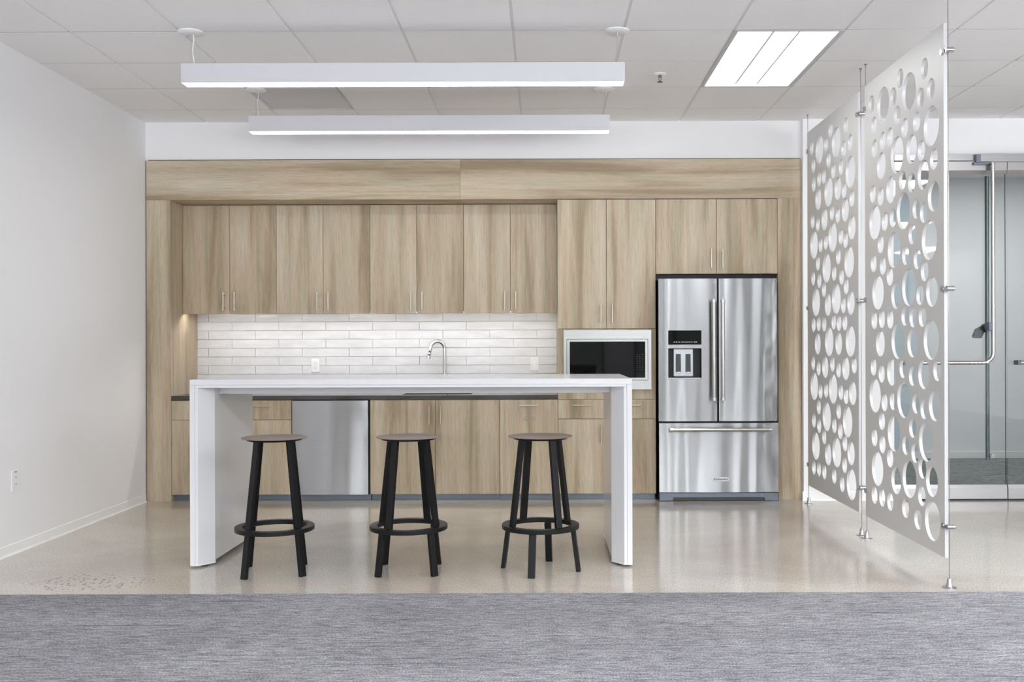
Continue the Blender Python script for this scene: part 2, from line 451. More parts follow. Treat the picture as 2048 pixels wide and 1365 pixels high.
tl.box(XL, XR, FRONT_Y, YW, CEIL+0.032, 3.05)
struct(tl.build('ceiling', M['tile']))
gr = MB()
for i in ix: gr.box(GX0+i*GS-0.012, GX0+i*GS+0.012, FRONT_Y, YW, CEIL+0.006, CEIL+0.0319)
struct(gr.build('ceiling', M['tbar']))
ct = MB()        # raw-edged cross tees, grey darkened to paint in the joint shadow between tile rows
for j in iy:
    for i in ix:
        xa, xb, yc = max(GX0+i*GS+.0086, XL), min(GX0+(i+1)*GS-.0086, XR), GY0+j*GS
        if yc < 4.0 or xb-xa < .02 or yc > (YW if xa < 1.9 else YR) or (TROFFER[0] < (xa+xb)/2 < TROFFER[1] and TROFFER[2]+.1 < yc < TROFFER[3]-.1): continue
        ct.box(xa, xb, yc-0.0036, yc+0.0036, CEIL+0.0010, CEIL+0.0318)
struct(ct.build('ceiling', mat('raw_shaded_tee', srgb(112, 112, 112), 0.7)))
struct(MB().box(2.11, XR, YR+0.12, 10.49, CEIL, 3.05).build('ceiling', M['tile']))

# ================================================================== ceiling fixtures
a, b, c, d = TROFFER
t = thing('ceiling_light', ((a+b)/2, (c+d)/2, CEIL), 'lit flush rectangular ceiling panel light in the tile grid above the fridge', 'ceiling light')
f = MB()
for x0, x1, y0, y1 in ((a+.004, a+.026, c+.004, d-.004), (b-.026, b-.004, c+.004, d-.004), (a+.026, b-.026, c+.004, c+.026), (a+.026, b-.026, d-.026, d-.004)):
    f.box(x0, x1, y0, y1, CEIL-0.002, CEIL+0.05)
f.box(a+.004, b-.004, c+.004, d-.004, CEIL+0.05, CEIL+0.056)
f.build('frame', M['fixture'], t)
def tray(x0, x1, z0, z1, zc):     # gently bowed lens running the length of the fixture
    n = 10; lo = []
    for k in range(n+1):
        u = k/n; lo.append((x0+(x1-x0)*u, z0+(z1-z0)*u - zc*math.sin(PI*u)))
    return lo + [(x, z+0.004) for x, z in lo[::-1]]
wd = b-a-.052; x0 = a+.026
MB().prism(tray(x0, x0+wd*0.36, CEIL+.004, CEIL+.022, -.012), 'y', c+.026, d-.026).build('diffuser', M['troffer_lens'], t)
MB().prism(tray(x0+wd*0.64, x0+wd, CEIL+.022, CEIL+.004, -.012), 'y', c+.026, d-.026).build('diffuser', M['troffer_lens'], t)
MB().prism(tray(x0+wd*0.385, x0+wd*0.615, CEIL+.012, CEIL+.012, .012), 'y', c+.026, d-.026).build('diffuser', M['troffer_lens'], t)
for u0, u1 in ((0.36, 0.385), (0.615, 0.64)):
    MB().box(x0+wd*u0, x0+wd*u1, c+.026, d-.026, CEIL+.014, CEIL+.024).build('divider_strip', M['fixture'], t)

def perf_mat():
    m = mat('perforated_grey_panel', srgb(168, 168, 170), 0.6); N, L, p = nodes(m)
    v = N.new('ShaderNodeTexVoronoi'); v.inputs['Randomness'].default_value = 0.0; v.inputs['Scale'].default_value = 110
    L.new(coords(m), v.inputs['Vector'])
    L.new(ramp(m, v.outputs['Distance'], [(0.30, srgb(120, 120, 122)), (0.40, srgb(214, 214, 216))]), p.inputs['Base Color'])
    return m
M['perf'] = perf_mat()
for (a, b, c, d), txt in zip(GRILLES, ('grey perforated air panel in the ceiling grid near the left wall, fully visible', 'grey perforated air panel in the ceiling mostly hidden behind the nearer hanging light')):
    t = thing('ceiling_vent', ((a+b)/2, (c+d)/2, CEIL), txt, 'ceiling vent', 'perforated ceiling air panels')
    f = MB()
    for x0, x1, y0, y1 in ((a+.006, a+.02, c+.004, d-.004), (b-.02, b-.006, c+.004, d-.004), (a+.02, b-.02, c+.004, c+.016), (a+.02, b-.02, d-.016, d-.004)):
        f.box(x0, x1, y0, y1, CEIL-0.001, CEIL+0.03)
    f.build('frame', M['fixture'], t)
    MB().box(a+.02, b-.02, c+.016, d-.016, CEIL+.004, CEIL+.008).build('perforated_face', M['perf'], t)

sx, sy = 0.745, 6.41
t = thing('sprinkler', (sx, sy, CEIL), 'small metal fire sprinkler head hanging from the white ceiling', 'sprinkler')
MB().lathe([(0, CEIL+0.001), (0.040, CEIL+0.001), (0.040, CEIL-0.002), (0.030, CEIL-0.008), (0.016, CEIL-0.010), (0.014, CEIL-0.006), (0, CEIL-0.006)], sx, sy, 32).build('escutcheon', M['plastic'], t)
b_ = MB().cyl((sx, sy, CEIL-0.004), (sx, sy, CEIL-0.022), 0.009).cyl((sx-0.009, sy, CEIL-0.018), (sx-0.005, sy, CEIL-0.046), 0.002, n=8).cyl((sx+0.009, sy, CEIL-0.018), (sx+0.005, sy, CEIL-0.046), 0.002, n=8).cyl((sx, sy, CEIL-0.042), (sx, sy, CEIL-0.050), 0.006)
b_.build('sprinkler_frame', M['steel_dark'], t)
b_ = MB()
for k in range(10):
    an = k*PI/5; ca, sa = math.cos(an), math.sin(an)
    b_.prism([(sx+ca*0.0+sa*0.003, sy+sa*0.0-ca*0.003), (sx+ca*0.018+sa*0.0045, sy+sa*0.018-ca*0.0045), (sx+ca*0.018-sa*0.0045, sy+sa*0.018+ca*0.0045), (sx-sa*0.003, sy+ca*0.003)], 'z', CEIL-0.052, CEIL-0.0505)
b_.build('deflector', M['steel_dark'], t)

def pendant(yc, txt):
    x0, x1, z0, z1, hw = -1.980, 0.445, 2.640, 2.747, 0.050
    t = thing('pendant_light', ((x0+x1)/2, yc, CEIL), txt, 'pendant light', 'long white hanging lights')
    b = MB()   # extruded housing, open below
    b.box(x0, x1, yc-hw, yc-hw+.004, z0, z1, .0008, 1).box(x0, x1, yc+hw-.004, yc+hw, z0, z1, .0008, 1).box(x0, x1, yc-hw+.004, yc+hw-.004, z1-.004, z1)
    b.box(x0, x0+.004, yc-hw+.004, yc+hw-.004, z0, z1-.004).box(x1-.004, x1, yc-hw+.004, yc+hw-.004, z0, z1-.004)
    b.build('housing', M['fixture'], t)
    MB().box(x0+.0045, x1-.0045, yc-hw+.0045, yc+hw-.0045, z0+.001, z0+.010).build('lens', M['lens'], t)
    for x, pw in ((x0+.038, True), (x1-.038, False)):
        MB().lathe([(0, CEIL+.001), (.069, CEIL+.001), (.069, CEIL-.004), (.062, CEIL-.009), (.02, CEIL-.014), (0, CEIL-.014)], x, yc, 40).build('canopy', M['plastic'], t)
        b = MB().tube([(x, yc, CEIL-.010), (x, yc, z1)], 0.0011, 8).cyl((x, yc, CEIL-.014), (x, yc, CEIL-.034), .0055, .0045, 14).cyl((x, yc, z1), (x, yc, z1+.018), .005, .0035, 14)
        b.build('suspension_cable', M['cable'], t)
        if pw:
            pts = [(x+.012+.004*math.sin(k*0.9), yc+.004, CEIL-.012-(CEIL-.012-z1)*k/10) for k in range(11)]
            MB().tube(pts, 0.0028, 8).build('power_cord', M['plastic'], t)
    return t
pendant(5.525, 'nearer and lower looking of two long white linear lights hung over the table')
pendant(6.775, 'farther of two long white linear lights, hung in front of the bulkhead wall')

# ================================================================== cabinetry
YF = 7.745                       # front plane of the surround
XN = -2.884                      # inner left face of the niche
XT = 0.1045                      # left side of the tall cabinets
for xa, xb, txt in ((-3.070, XN, 'greige wood post at the left end of the kitchen wall'), (1.8065, 1.986, 'greige wood post at the right end of the kitchen, beside the fridge')):
    label(MB().box(xa, xb, YF, YB, 0.0, 2.3295, .0008, 1).build('cabinet_post', M['wood']), txt, 'cabinet post', 'wood posts framing the kitchen')
t = thing('cabinet_header', (-.645, YF, 2.33), 'wide horizontal grain wood header board across the top of the kitchen', 'cabinet header')
MB().box(-3.070, -0.6455, YF, YF+.30, 2.3305, 2.6375, .0008, 1).build('board', M['wood_h'], t)
MB().box(-0.6445, 1.986, YF, YF+.30, 2.3305, 2.6375, .0008, 1).build('board', M['wood_h'], t)
MB().box(XN, 1.8065, YF+.30, YB, 2.333, 2.6370).build('filler_board', M['wood_h'], t)
MB().box(-3.06, 1.98, YF+.012, YW-.0005, 2.6378, 2.644).build('shadow_line_strip', M['black'], t)  # black strip painting in the shadow line above the header

def bar_pull(parent, x, z, y, vertical=True, ln=0.145):
    b = MB(); r = .0052; h = ln/2; yo = y-.030
    if vertical:
        b.cyl((x, yo, z-h), (x, yo, z+h), r, n=16)
        for q in (-.048, .048): b.cyl((x, yo, z+q), (x, y+.001, z+q), .004, n=12)
    else:
        b.cyl((x-h, yo, z), (x+h, yo, z), r, n=16)
        for q in (-.048, .048): b.cyl((x+q, yo, z), (x+q, y+.001, z), .004, n=12)
    return b.build('handle', M['handle'], parent)
def front(parent, name, x0, x1, z0, z1, y, hx=None, hz=None, hv=True, horizontal=False):
    g = .0016
    dr = MB().box(x0+g, x1-g, y, y+.019, z0+g, z1-g, .0008, 1).build(name, M['wood_h' if horizontal else 'wood'], parent)
    if hx is not None: bar_pull(dr, hx, hz, y, hv)
    return dr
def carcass(parent, x0, x1, y0, y1, z0, z1, material=None):
    return MB().box(x0+.001, x1-.001, y0, y1, z0, z1).build('cabinet_body', material or M['wood'], parent)

YU = 8.007; UW = (XT-XN)/8
UL = ['two door wood wall cabinet farthest left, beside the left post', 'second two door wood wall cabinet from the left, above the dishwasher',
      'third two door wood wall cabinet from the left, above the faucet', 'fourth two door wood wall cabinet, touching the taller microwave cabinet']
for k in range(4):
    x0, x1 = XN+2*k*UW, XN+2*(k+1)*UW; xm = (x0+x1)/2
    t = thing('wall_cabinet', (xm, YU, 1.456), UL[k], 'wall cabinet', 'wood wall cabinets over the backsplash')
    carcass(t, x0, x1, YU+.020, YB, 1.478, 2.3285)
    front(t, 'door', x0, xm, 1.456, 2.325, YU, xm-.044, 1.558)
    front(t, 'door', xm, x1, 1.456, 2.325, YU, xm+.044, 1.558)
t = thing('under_cabinet_light', ((XN+XT)/2, 8.10, 1.462), 'thin lit light strip fixed under the wall cabinets above the backsplash', 'under cabinet light')
MB().box(XN+.02, XT-.03, 8.035, 8.065, 1.470, 1.4778).build('channel', M['fixture'], t)
MB().box(XN+.03, XT-.04, 8.04, 8.06, 1.4685, 1.4699).build('diffuser', M['led'], t)

# tall unit round the microwave
XF = 0.863; XTM = 0.4815
t = thing('tall_cabinet', ((XT+XF)/2, 7.755, 0), 'tall wood cabinet holding the built in microwave, between counter and fridge', 'tall cabinet')
YD = 7.752
c_ = MB()
for q in ((XT, XT+.018, .05, 2.329), (XF-.018, XF, .05, 2.329)): c_.box(q[0], q[1], YD+.0205, YB, q[2], q[3])
c_.box(XT+.018, XF-.018, YD+.0205, YB, 1.322, 1.340).box(XT+.018, XF-.018, YD+.0205, YB, .785, .80).box(XT+.018, XF-.018, YD+.0205, YB, 2.311, 2.329).box(XT+.018, XF-.018, YD+.0205, YB, .05, .068).box(XT+.018, XF-.018, YB-.01, YB, .068, 2.311)
c_.build('cabinet_body', M['wood'], t)
front(t, 'door', XT, XTM, 1.3265, 2.328, YD, XTM-.044, 1.448)
front(t, 'door', XTM, XF, 1.3265, 2.328, YD, XTM+.044, 1.448)
ff = MB(); ox0, ox1, oz0, oz1 = .175, .800, .885, 1.300      # face frame behind the microwave trim
ff.box(XT+.001, ox0, YD+.006, YD+.020, .781, 1.3255).box(ox1, XF-.001, YD+.006, YD+.020, .781, 1.3255).box(ox0, ox1, YD+.006, YD+.020, .781, oz0).box(ox0, ox1, YD+.006, YD+.020, oz1, 1.3255)
ff.build('face_frame', M['wood'], t)
front(t, 'drawer', XT, XTM, .629, .780, YD, (XT+XTM)/2, .736, False)
front(t, 'drawer', XTM, XF, .629, .780, YD, (XTM+XF)/2, .736, False)
front(t, 'door', XT, XTM, .05, .629, YD, XTM-.044, .517)
front(t, 'door', XTM, XF, .05, .629, YD, XTM+.044, .517)
MB().box(XT+.001, XF-.001, 7.83, 7.84, .0005, .05).build('toe_kick', M['toe'], t)

t = thing('bridge_cabinet', (1.335, YD, 1.747), 'two door wood cabinet above the steel fridge', 'cabinet')
carcass(t, XF, 1.8065, YD+.0205, YB, 1.752, 2.329)
front(t, 'door', XF, 1.3335, 1.747, 2.328, YD, 1.3335-.044, 1.868)
front(t, 'door', 1.3335, 1.8065, 1.747, 2.328, YD, 1.3335+.044, 1.868)

# base cabinets
def base(x0, x1, txt, fronts, sides=True):
    t = thing('base_cabinet', ((x0+x1)/2, 7.755, 0), txt, 'base cabinet', 'wood base cabinets under the dark counter')
    b = MB()
    b.box(x0+.001, x0+.018, YD+.0205, 8.33, .05, .783).box(x1-.018, x1-.001, YD+.0205, 8.33, .05, .783).box(x0+.018, x1-.018, YD+.0205, 8.33, .05, .067).box(x0+.018, x1-.018, 8.32, 8.33, .067, .783)
    b.box(x0+.018, x1-.018, YD+.0205, YD+.09, .765, .783)
    b.build('cabinet_body', M['wood'], t)
    MB().box(x0+.001, x1-.001, 7.83, 7.84, .0005, .05).build('toe_kick', M['toe'], t)
    for nm, a, b2, z0, z1, hx, hz, hv in fronts: front(t, nm, a, b2, z0, z1, YD, hx, hz, hv)
    return t
XA, XB, XC, XD, XE = -2.419, -1.9535, -1.348, -.845, -.346
base(XN, XB, 'wood base cabinet with two drawers over doors, left of dishwasher', [
    ('drawer', XN, XA, .629, .781, (XN+XA)/2, .736, False), ('drawer', XA, XB, .629, .781, (XA+XB)/2, .736, False),
    ('door', XN, XA, .05, .629, XA-.044, .517, True), ('door', XA, XB, .05, .629, XA+.044, .517, True)])
base(XC, XE, 'wide wood base cabinet with two full height doors under the sink', [
    ('door', XC, XD, .05, .781, XD-.044, .664, True), ('door', XD, XE, .05, .781, XD+.044, .664, True)])
tb = base(XE, XT, 'narrow wood pull out waste cabinet with two small round bin symbols', [
    ('pull_out_front', XE, XT, .05, .781, -.122, .7355, False)])
fr = [o for o in tb.children if o.name.startswith('pull_out_front')][0]
for k, zx in enumerate((-.1415, -.0935)):       # round recycling and waste symbols
    b = MB(); zc = .631; y = YD
    ring = [(zx+math.cos(q*PI/20)*.0185, zc+math.sin(q*PI/20)*.0185) for q in range(40)]
    for q in range(40):
        q2 = (q+1) % 40; i0 = (zx+(ring[q][0]-zx)*.80, zc+(ring[q][1]-zc)*.80); i1 = (zx+(ring[q2][0]-zx)*.80, zc+(ring[q2][1]-zc)*.80)
        b.prism([ring[q], ring[q2], i1, i0], 'y', y-.0006, y+.0004)
    if k == 0:
        b.prism([(zx-.009, zc-.011), (zx-.004, zc-.011), (zx-.002, zc+.004), (zx-.007, zc+.011)], 'y', y-.0006, y+.0004)
        b.prism([(zx+.001, zc-.011), (zx+.009, zc-.011), (zx+.009, zc-.001), (zx+.001, zc-.001)], 'y', y-.0006, y+.0004)
    else:
        for q in range(3):
            an = PI/2+q*2*PI/3; px, pz = zx+.0085*math.cos(an), zc+.0085*math.sin(an)
            b.prism([(px+.006*math.cos(an+w), pz+.006*math.sin(an+w)) for w in (0, 2.0, 4.0)], 'y', y-.0006, y+.0004)
    b.build('round_symbol', M['grey_mark'], fr)

# dishwasher
t = thing('dishwasher', (-1.655, 7.74, 0), 'stainless steel dishwasher with plain front behind the first and second stool', 'dishwasher')
MB().box(XB+.002, XC-.002, 7.775, 8.33, .05, .782).build('tub', M['black'], t)
def bowed(x0, x1, z0, z1, yf, yb, bow, hole=None, nx=14, r=.004):
    """Appliance door skin with a slightly convex front and an optional rectangular opening."""
    xsn = sorted(set([x0+(x1-x0)*k/nx for k in range(nx+1)] + ([hole[0], hole[1]] if hole else [])))
    zsn = [z0, z1] if not hole else [z0, hole[2], hole[3], z1]
    m = MB(); F = {}; B = {}
    def yy(x, edge): u = (2*x-x0-x1)/(x1-x0); return yf - bow*(1-u*u) + (r if abs(u) > .999 else 0)
    for i, x in enumerate(xsn):
        for j, z in enumerate(zsn):
            F[i, j] = m.bm.verts.new((x, yy(x, 0), z)); B[i, j] = m.bm.verts.new((x, yb, z))
    keep = {(i, j) for i in range(len(xsn)-1) for j in range(len(zsn)-1)
            if not (hole and hole[0]-1e-6 <= xsn[i] and xsn[i+1] <= hole[1]+1e-6 and j == 1)}
    for i, j in keep:
        f = m.bm.faces.new((F[i, j], F[i+1, j], F[i+1, j+1], F[i, j+1])); f.smooth = True
        m.bm.faces.new((B[i, j], B[i, j+1], B[i+1, j+1], B[i+1, j]))
        for di, dj, p, q in ((-1, 0, (i, j), (i, j+1)), (1, 0, (i+1, j+1), (i+1, j)), (0, -1, (i+1, j), (i, j)), (0, 1, (i, j+1), (i+1, j+1))):
            if (i+di, j+dj) not in keep: m.bm.faces.new((F[p], F[q], B[q], B[p]))
    return m
dw = bowed(-1.9485, -1.3635, .0515, .777, 7.742, 7.772, .008).build('door', M['steel_dw'], t, uv=True)
b = MB(); q0, q1, w0, w1 = -1.732, -1.581, .7055, .7395
for e in ((q0, q1, w0, w0+.0016), (q0, q1, w1-.0016, w1), (q0, q0+.0016, w0, w1), (q1-.0016, q1, w0, w1)): b.box(e[0], e[1], 7.7385, 7.741, e[2], e[3])
b.build('vent_outline', M['dark_plastic'], dw)
MB().box(XB+.002, XC-.002, 7.80, 7.81, .0005, .046).build('toe_kick', M['toe'], t)

# counter, sink, backsplash, faucet
t = thing('countertop', (XN, YF, .784), 'dark charcoal stone countertop running from left post to tall cabinet', 'countertop')
sx0, sx1, sy0, sy1 = -1.115, -.575, 7.86, 8.22
b = MB(); z0, z1 = .784, .816
b.box(XN, sx0, YF, YB, z0, z1, .001, 1).box(sx1, XT, YF, YB, z0, z1, .001, 1).box(sx0, sx1, YF, sy0, z0, z1, .001, 1).box(sx0, sx1, sy1, YB, z0, z1, .001, 1)
b.build('stone_slab', M['counter'], t)
t = thing('kitchen_sink', ((sx0+sx1)/2, 8.04, .6), 'steel undermount sink set into the dark countertop, barely visible', 'sink')
b = MB(); w = .004
b.box(sx0-w, sx0, sy0-w, sy1+w, .60, .7838).box(sx1, sx1+w, sy0-w, sy1+w, .60, .7838).box(sx0, sx1, sy0-w, sy0, .60, .7838).box(sx0, sx1, sy1, sy1+w, .60, .7838).box(sx0-w, sx1+w, sy0-w, sy1+w, .596, .60)
b.build('basin', M['steel_dark'], t)
MB().cyl((-.845, 8.04, .6005), (-.845, 8.04, .603), .045, n=28).build('drain', M['chrome'], t)

t = thing('backsplash', (XN, YB, .816), 'glossy white long brick tile backsplash behind the counter', 'backsplash')
MB().box(XN, XT, YB+.0005, YB+.0115, .784, 1.50).build('grout', M['grout'], t)
b = MB(); TH_, TW = .0727, .3895; rr = random.Random(3)
zr = 1.456-.055
for r in range(-1, 9):
    zt = zr+.0727-r*TH_; zb = zt-TH_
    off = XN-.10+ (0 if r % 2 else TW/2) - TW
    k = 0
    while off+k*TW < XT:
        a, c = max(off+k*TW+.0012, XN+.0005), min(off+(k+1)*TW-.0012, XT-.0005); k += 1
        if c-a < .01: continue
        z0_, z1_ = max(zb+.0012, .8165), min(zt-.0012, 1.497)
        if z1_-z0_ < .006: continue
        n0 = len(b.bm.verts); dy = rr.uniform(-.0012, .0012); ty = rr.uniform(-.0015, .0015)
        b.box(a, c, YB-.008, YB, z0_, z1_, .0022, 2)
        b.bm.verts.ensure_lookup_table()
        for v in b.bm.verts[n0:]:
            if v.co.y < YB-.0035: v.co.y += dy + ty*(v.co.x-a)/.39 + rr.uniform(-.0004, .0004)
b.build('tile_field', M['glaze'], t)

t = thing('faucet', (-.818, 8.235, .816), 'chrome gooseneck kitchen faucet rising above the white table', 'faucet')
fx, fy = -.818, 8.235
MB().lathe([(0, .8155), (.027, .8155), (.027, .822), (.021, .828), (.0175, .845), (.0175, .87), (0, .872)], fx, fy, 32).build('base', M['chrome'], t)
R = .062; zt = 1.172; rot = math.radians(205)     # spout swings towards the left and slightly forward
ux, uy = math.cos(rot), math.sin(rot)
pts = [(fx, fy, .85), (fx, fy, 1.00), (fx, fy, zt)]
for k in range(1, 15):
    an = PI*k/16; pts.append((fx+ux*R*(1-math.cos(an)), fy+uy*R*(1-math.cos(an)), zt+R*math.sin(an)))
MB().tube(pts, .0150, 20).build('spout', M['chrome'], t)
e = Vector(pts[-1]); dirn = Vector((ux*.22, uy*.22, -1)).normalized()
h = MB().tube([e-dirn*.004, e+dirn*.02, e+dirn*.085, e+dirn*.105], .017, 20, rs=[.0152, .0158, .0168, .0160]).build('spray_head', M['chrome'], t)
for q in (.045, .072):
    c0 = e+dirn*q; MB().box(c0.x-.004, c0.x+.010, c0.y-.0185, c0.y-.012, c0.z-.007, c0.z+.007, .002, 2).build('button', M['dark_plastic'], h)
lv = MB().cyl((fx+.016, fy, .855), (fx+.034, fy, .856), .012).tube([(fx+.03, fy, .857), (fx+.055, fy-.004, .868), (fx+.105, fy-.010, .884)], .005, 12)
lv.build('lever', M['chrome'], t)

# outlets
def outlet(x, z, y, txt, kind, group=None, w=.070, h=.114):
    t = thing('wall_outlet' if kind == 'duplex' else 'wall_switch', (x, y, z), txt, 'outlet' if kind == 'duplex' else 'switch', group)
    MB().box(x-w/2, x+w/2, y-.006, y+.0005, z-h/2, z+h/2, .0022, 2).build('cover_plate', M['plastic'], t)
    if kind == 'duplex':
        for s in (-1, 1):
            zc = z+s*.0195
            fc = MB().box(x-.0168, x+.0168, y-.0078, y-.0058, zc-.0145, zc+.0145, .0018, 2).build('receptacle', M['plastic'], t)
            MB().box(x-.0075, x-.0055, y-.0082, y-.0076, zc-.002, zc+.007).box(x+.0055, x+.0075, y-.0082, y-.0076, zc-.001, zc+.006).cyl((x, y-.0082, zc-.0075), (x, y-.0076, zc-.0075), .0024, n=10).build('slot', M['slot'], fc)
    else:
        MB().box(x-.0175, x+.0175, y-.0085, y-.0058, z-.034, z+.034, .0012, 2).build('rocker', M['plastic'], t)
    return t
outlet(-1.9015, 1.039, YB-.008, 'white double socket outlet on the tile backsplash left of the faucet', 'duplex')
outlet(-.079, 1.047, YB-.008, 'white rocker switch on the tile backsplash beside the tall cabinet', 'rocker')
# outlet on the left wall: same parts, facing +x
t = thing('wall_outlet', (XL, 5.83, .423), 'white double socket outlet low on the plain left wall', 'outlet')
y, z = 5.83, .423
MB().box(XL-.0005, XL+.006, y-.040, y+.040, z-.060, z+.060, .0022, 2).build('cover_plate', M['plastic'], t)
for s in (-1, 1):
    zc = z-.004+s*.0195
    fc = MB().box(XL+.0058, XL+.0078, y-.0168, y+.0168, zc-.0145, zc+.0145, .0018, 2).build('receptacle', M['plastic'], t)
    MB().box(XL+.0076, XL+.0082, y-.0085, y-.0055, zc-.001, zc+.007).box(XL+.0076, XL+.0082, y+.0055, y+.0085, zc-.001, zc+.006).build('slot', M['slot'], fc)
b = MB()
for k in range(3): b.box(XL+.0058, XL+.0064, y-.010+k*.008, y-.005+k*.008, z+.046, z+.053)
b.build('printed_mark', M['dark_plastic'], t)

# microwave
YM = 7.740
t = thing('microwave', (.483, YM, .9), 'built in microwave with black glass door and wide steel trim frame', 'microwave')
tx0, tx1, tz0, tz1 = .1495, .826, .857, 1.316
ix0, ix1, iz0, iz1 = .1725, .8015, .9275, 1.247
b = MB()
for q in ((tx0, ix0, tz0, tz1), (ix1, tx1, tz0, tz1), (ix0, ix1, tz0, iz0), (ix0, ix1, iz1, tz1)): b.box(q[0], q[1], YM, YD+.0055, q[2], q[3])
b.build('trim_frame', M['steel_flat'], t, uv=True)
MB().box(ix0+.004, ix1-.004, YM+.012, 8.15, iz0+.004, iz1-.004).build('oven_body', M['black'], t)
xs_ = .6965; g0 = .0035
gx0, gx1, gz0, gz1 = .196, .7785, .947, 1.2265
b = MB()
for q in ((ix0+g0, gx0, iz0+g0, iz1-g0), (gx0, xs_-.0008, iz0+g0, gz0), (gx0, xs_-.0008, gz1, iz1-g0)): b.box(q[0], q[1], YM-.004, YM+.012, q[2], q[3])
dr = b.build('door', M['steel_flat'], t, uv=True)
MB().box(gx0, xs_-.0008, YM-.0035, YM+.011, gz0, gz1).build('door_glass', M['black_glass'], dr)
b = MB()
for q in ((gx1, ix1-g0, iz0+g0, iz1-g0), (xs_+.0008, gx1, iz0+g0, gz0), (xs_+.0008, gx1, gz1, iz1-g0)): b.box(q[0], q[1], YM-.004, YM+.012, q[2], q[3])
cp = b.build('control_panel', M['steel_flat'], t, uv=True)
MB().box(xs_+.0008, gx1, YM-.0035, YM+.011, gz0, gz1).build('panel_glass', M['black_glass'], cp)
b = MB()
for r in range(8):
    for c in range(3):
        b.box(.712+c*.021, .719+c*.021, YM-.0042, YM-.0034, 1.124-r*.0165, 1.1268-r*.0165)
b.build('keypad_marks', mat('dim_key_print', srgb(112, 112, 110), 0.6), cp)

# ================================================================== refrigerator
t = thing('refrigerator', (1.333, 7.66, 0), 'stainless steel french door refrigerator with dispenser and bottom freezer drawer', 'refrigerator')
fx0, fx1 = .8745, 1.7905; YFR = 7.672
MB().box(fx0+.004, fx1-.012, 7.715, 8.30, .02, 1.70).build('cabinet_body', M['black'], t)
struct_gap = MB().box(fx0-.006, 1.80, 7.80, 8.32, 1.702, 1.746)
struct_gap.build('gap_shade_fill', M['black'], t)  # black block painting in the shade of the gap over the fridge
hole = (.9475, 1.2015, .938, 1.1735)
ld = bowed(fx0, 1.3215, .6155, 1.7065, YFR, 7.712, .009, hole, 16).build('door', M['steel'], t, uv=True)
rd = bowed(1.3365, fx1-.006, .6155, 1.7065, YFR, 7.712, .009, None, 16).build('door', M['steel'], t, uv=True)
fd = bowed(fx0+.003, fx1, .0715, .6005, YFR, 7.712, .009, None, 24).build('freezer_drawer', M['steel'], t, uv=True)
def pro_handle(parent, p0, p1, y):
    b = MB(); p0, p1 = Vector(p0), Vector(p1); d = (p1-p0).normalized()
    b.cyl(p0+d*.022, p1-d*.022, .0150, n=24)
    hnd = b.build('handle', M['bar'], parent)
    for p, s in ((p0, 1), (p1, -1)):
        c = MB().cyl(p, p+d*s*.024, .0172, n=24)
        q = p+d*s*.012; c.cyl(q, (q.x, y, q.z), .0095, n=16)
        c.build('end_cap', M['chrome'], hnd)
pro_handle(ld, (1.2865, 7.602, .776), (1.2865, 7.602, 1.546), YFR-.002)
pro_handle(rd, (1.3555, 7.602, .776), (1.3555, 7.602, 1.546), YFR-.002)
pro_handle(fd, (.952, 7.602, .556), (1.722, 7.602, .556), YFR-.002)
# badge with lettering
bd = MB().box(1.2835, 1.4050, YFR-.0115, YFR-.006, .156, .187, .0006, 1).build('badge', mat('badge_silver', srgb(214, 216, 220), 0.35, 0.4), fd)
me = text_mesh('KitchenAid', .0235, .0004, True)
MB().mesh_in(me, lambda v: Vector((1.344+v.x, YFR-.0120-v.z*.4, .1715+v.y))).build('lettering', M['slot'], bd)
# display and dispenser
dp = MB().box(.9475, 1.2015, YFR-.0105, YFR+.002, 1.2015, 1.3105, .004, 3).build('display', M['black_glass'], ld)
b = MB(); rr = random.Random(5); x = .988
while x < 1.165:
    w = rr.uniform(.004, .013); b.box(x, x+w, YFR-.0112, YFR-.0104, 1.219, 1.2235); x += w+rr.uniform(.003, .009)
b.build('display_icons', M['plastic'], dp)
al = MB(); hx0, hx1, hz0, hz1 = hole
al.box(hx0-.003, hx1+.003, YFR+.062, YFR+.066, hz0-.003, hz1+.003)
al.box(hx0-.003, hx0, YFR-.003, YFR+.062, hz0-.003, hz1+.003).box(hx1, hx1+.003, YFR-.003, YFR+.062, hz0-.003, hz1+.003)
al.box(hx0, hx1, YFR-.003, YFR+.062, hz0-.003, hz0).box(hx0, hx1, YFR-.003, YFR+.062, hz1, hz1+.003)
da = al.build('dispenser_alcove', mat('dispenser_grey', srgb(120, 122, 126), 0.28, 0.6), ld)
MB().box(.990, 1.143, YFR+.018, YFR+.061, .955, 1.1715, .008, 3).build('dispenser_panel', mat('dispenser_silver', srgb(196, 200, 205), 0.3, 0.5), da)
for xc in (1.027, 1.102):
    MB().prism([(YFR+.004, .998), (YFR+.008, .992), (YFR+.0175, 1.000), (YFR+.0175, 1.130), (YFR+.013, 1.130)], 'x', xc-.019, xc+.019, .001).build('paddle', M['dark_plastic'], da)
    MB().box(xc-.013, xc+.013, YFR+.001, YFR+.006, .984, .994, .001, 1).build('nozzle_tip', M['plastic'], da)
MB().box(hx0+.002, hx1-.002, YFR-.008, YFR+.060, hz0, hz0+.010, .002, 2).build('drip_tray', M['steel_flat'], da, uv=True)
b = MB().prism([(fx0+.006, .004), (.980, .004), (.988, .030), (1.682, .030), (1.690, .004), (fx1, .004), (fx1, .064), (fx0+.006, .064)], 'y', 7.690, 7.705)
b.build('toe_grille', M['steel_dark'], t)
MB().box(.98, 1.69, 7.706, 7.712, .004, .04).build('grille_backing', M['dark_plastic'], t)

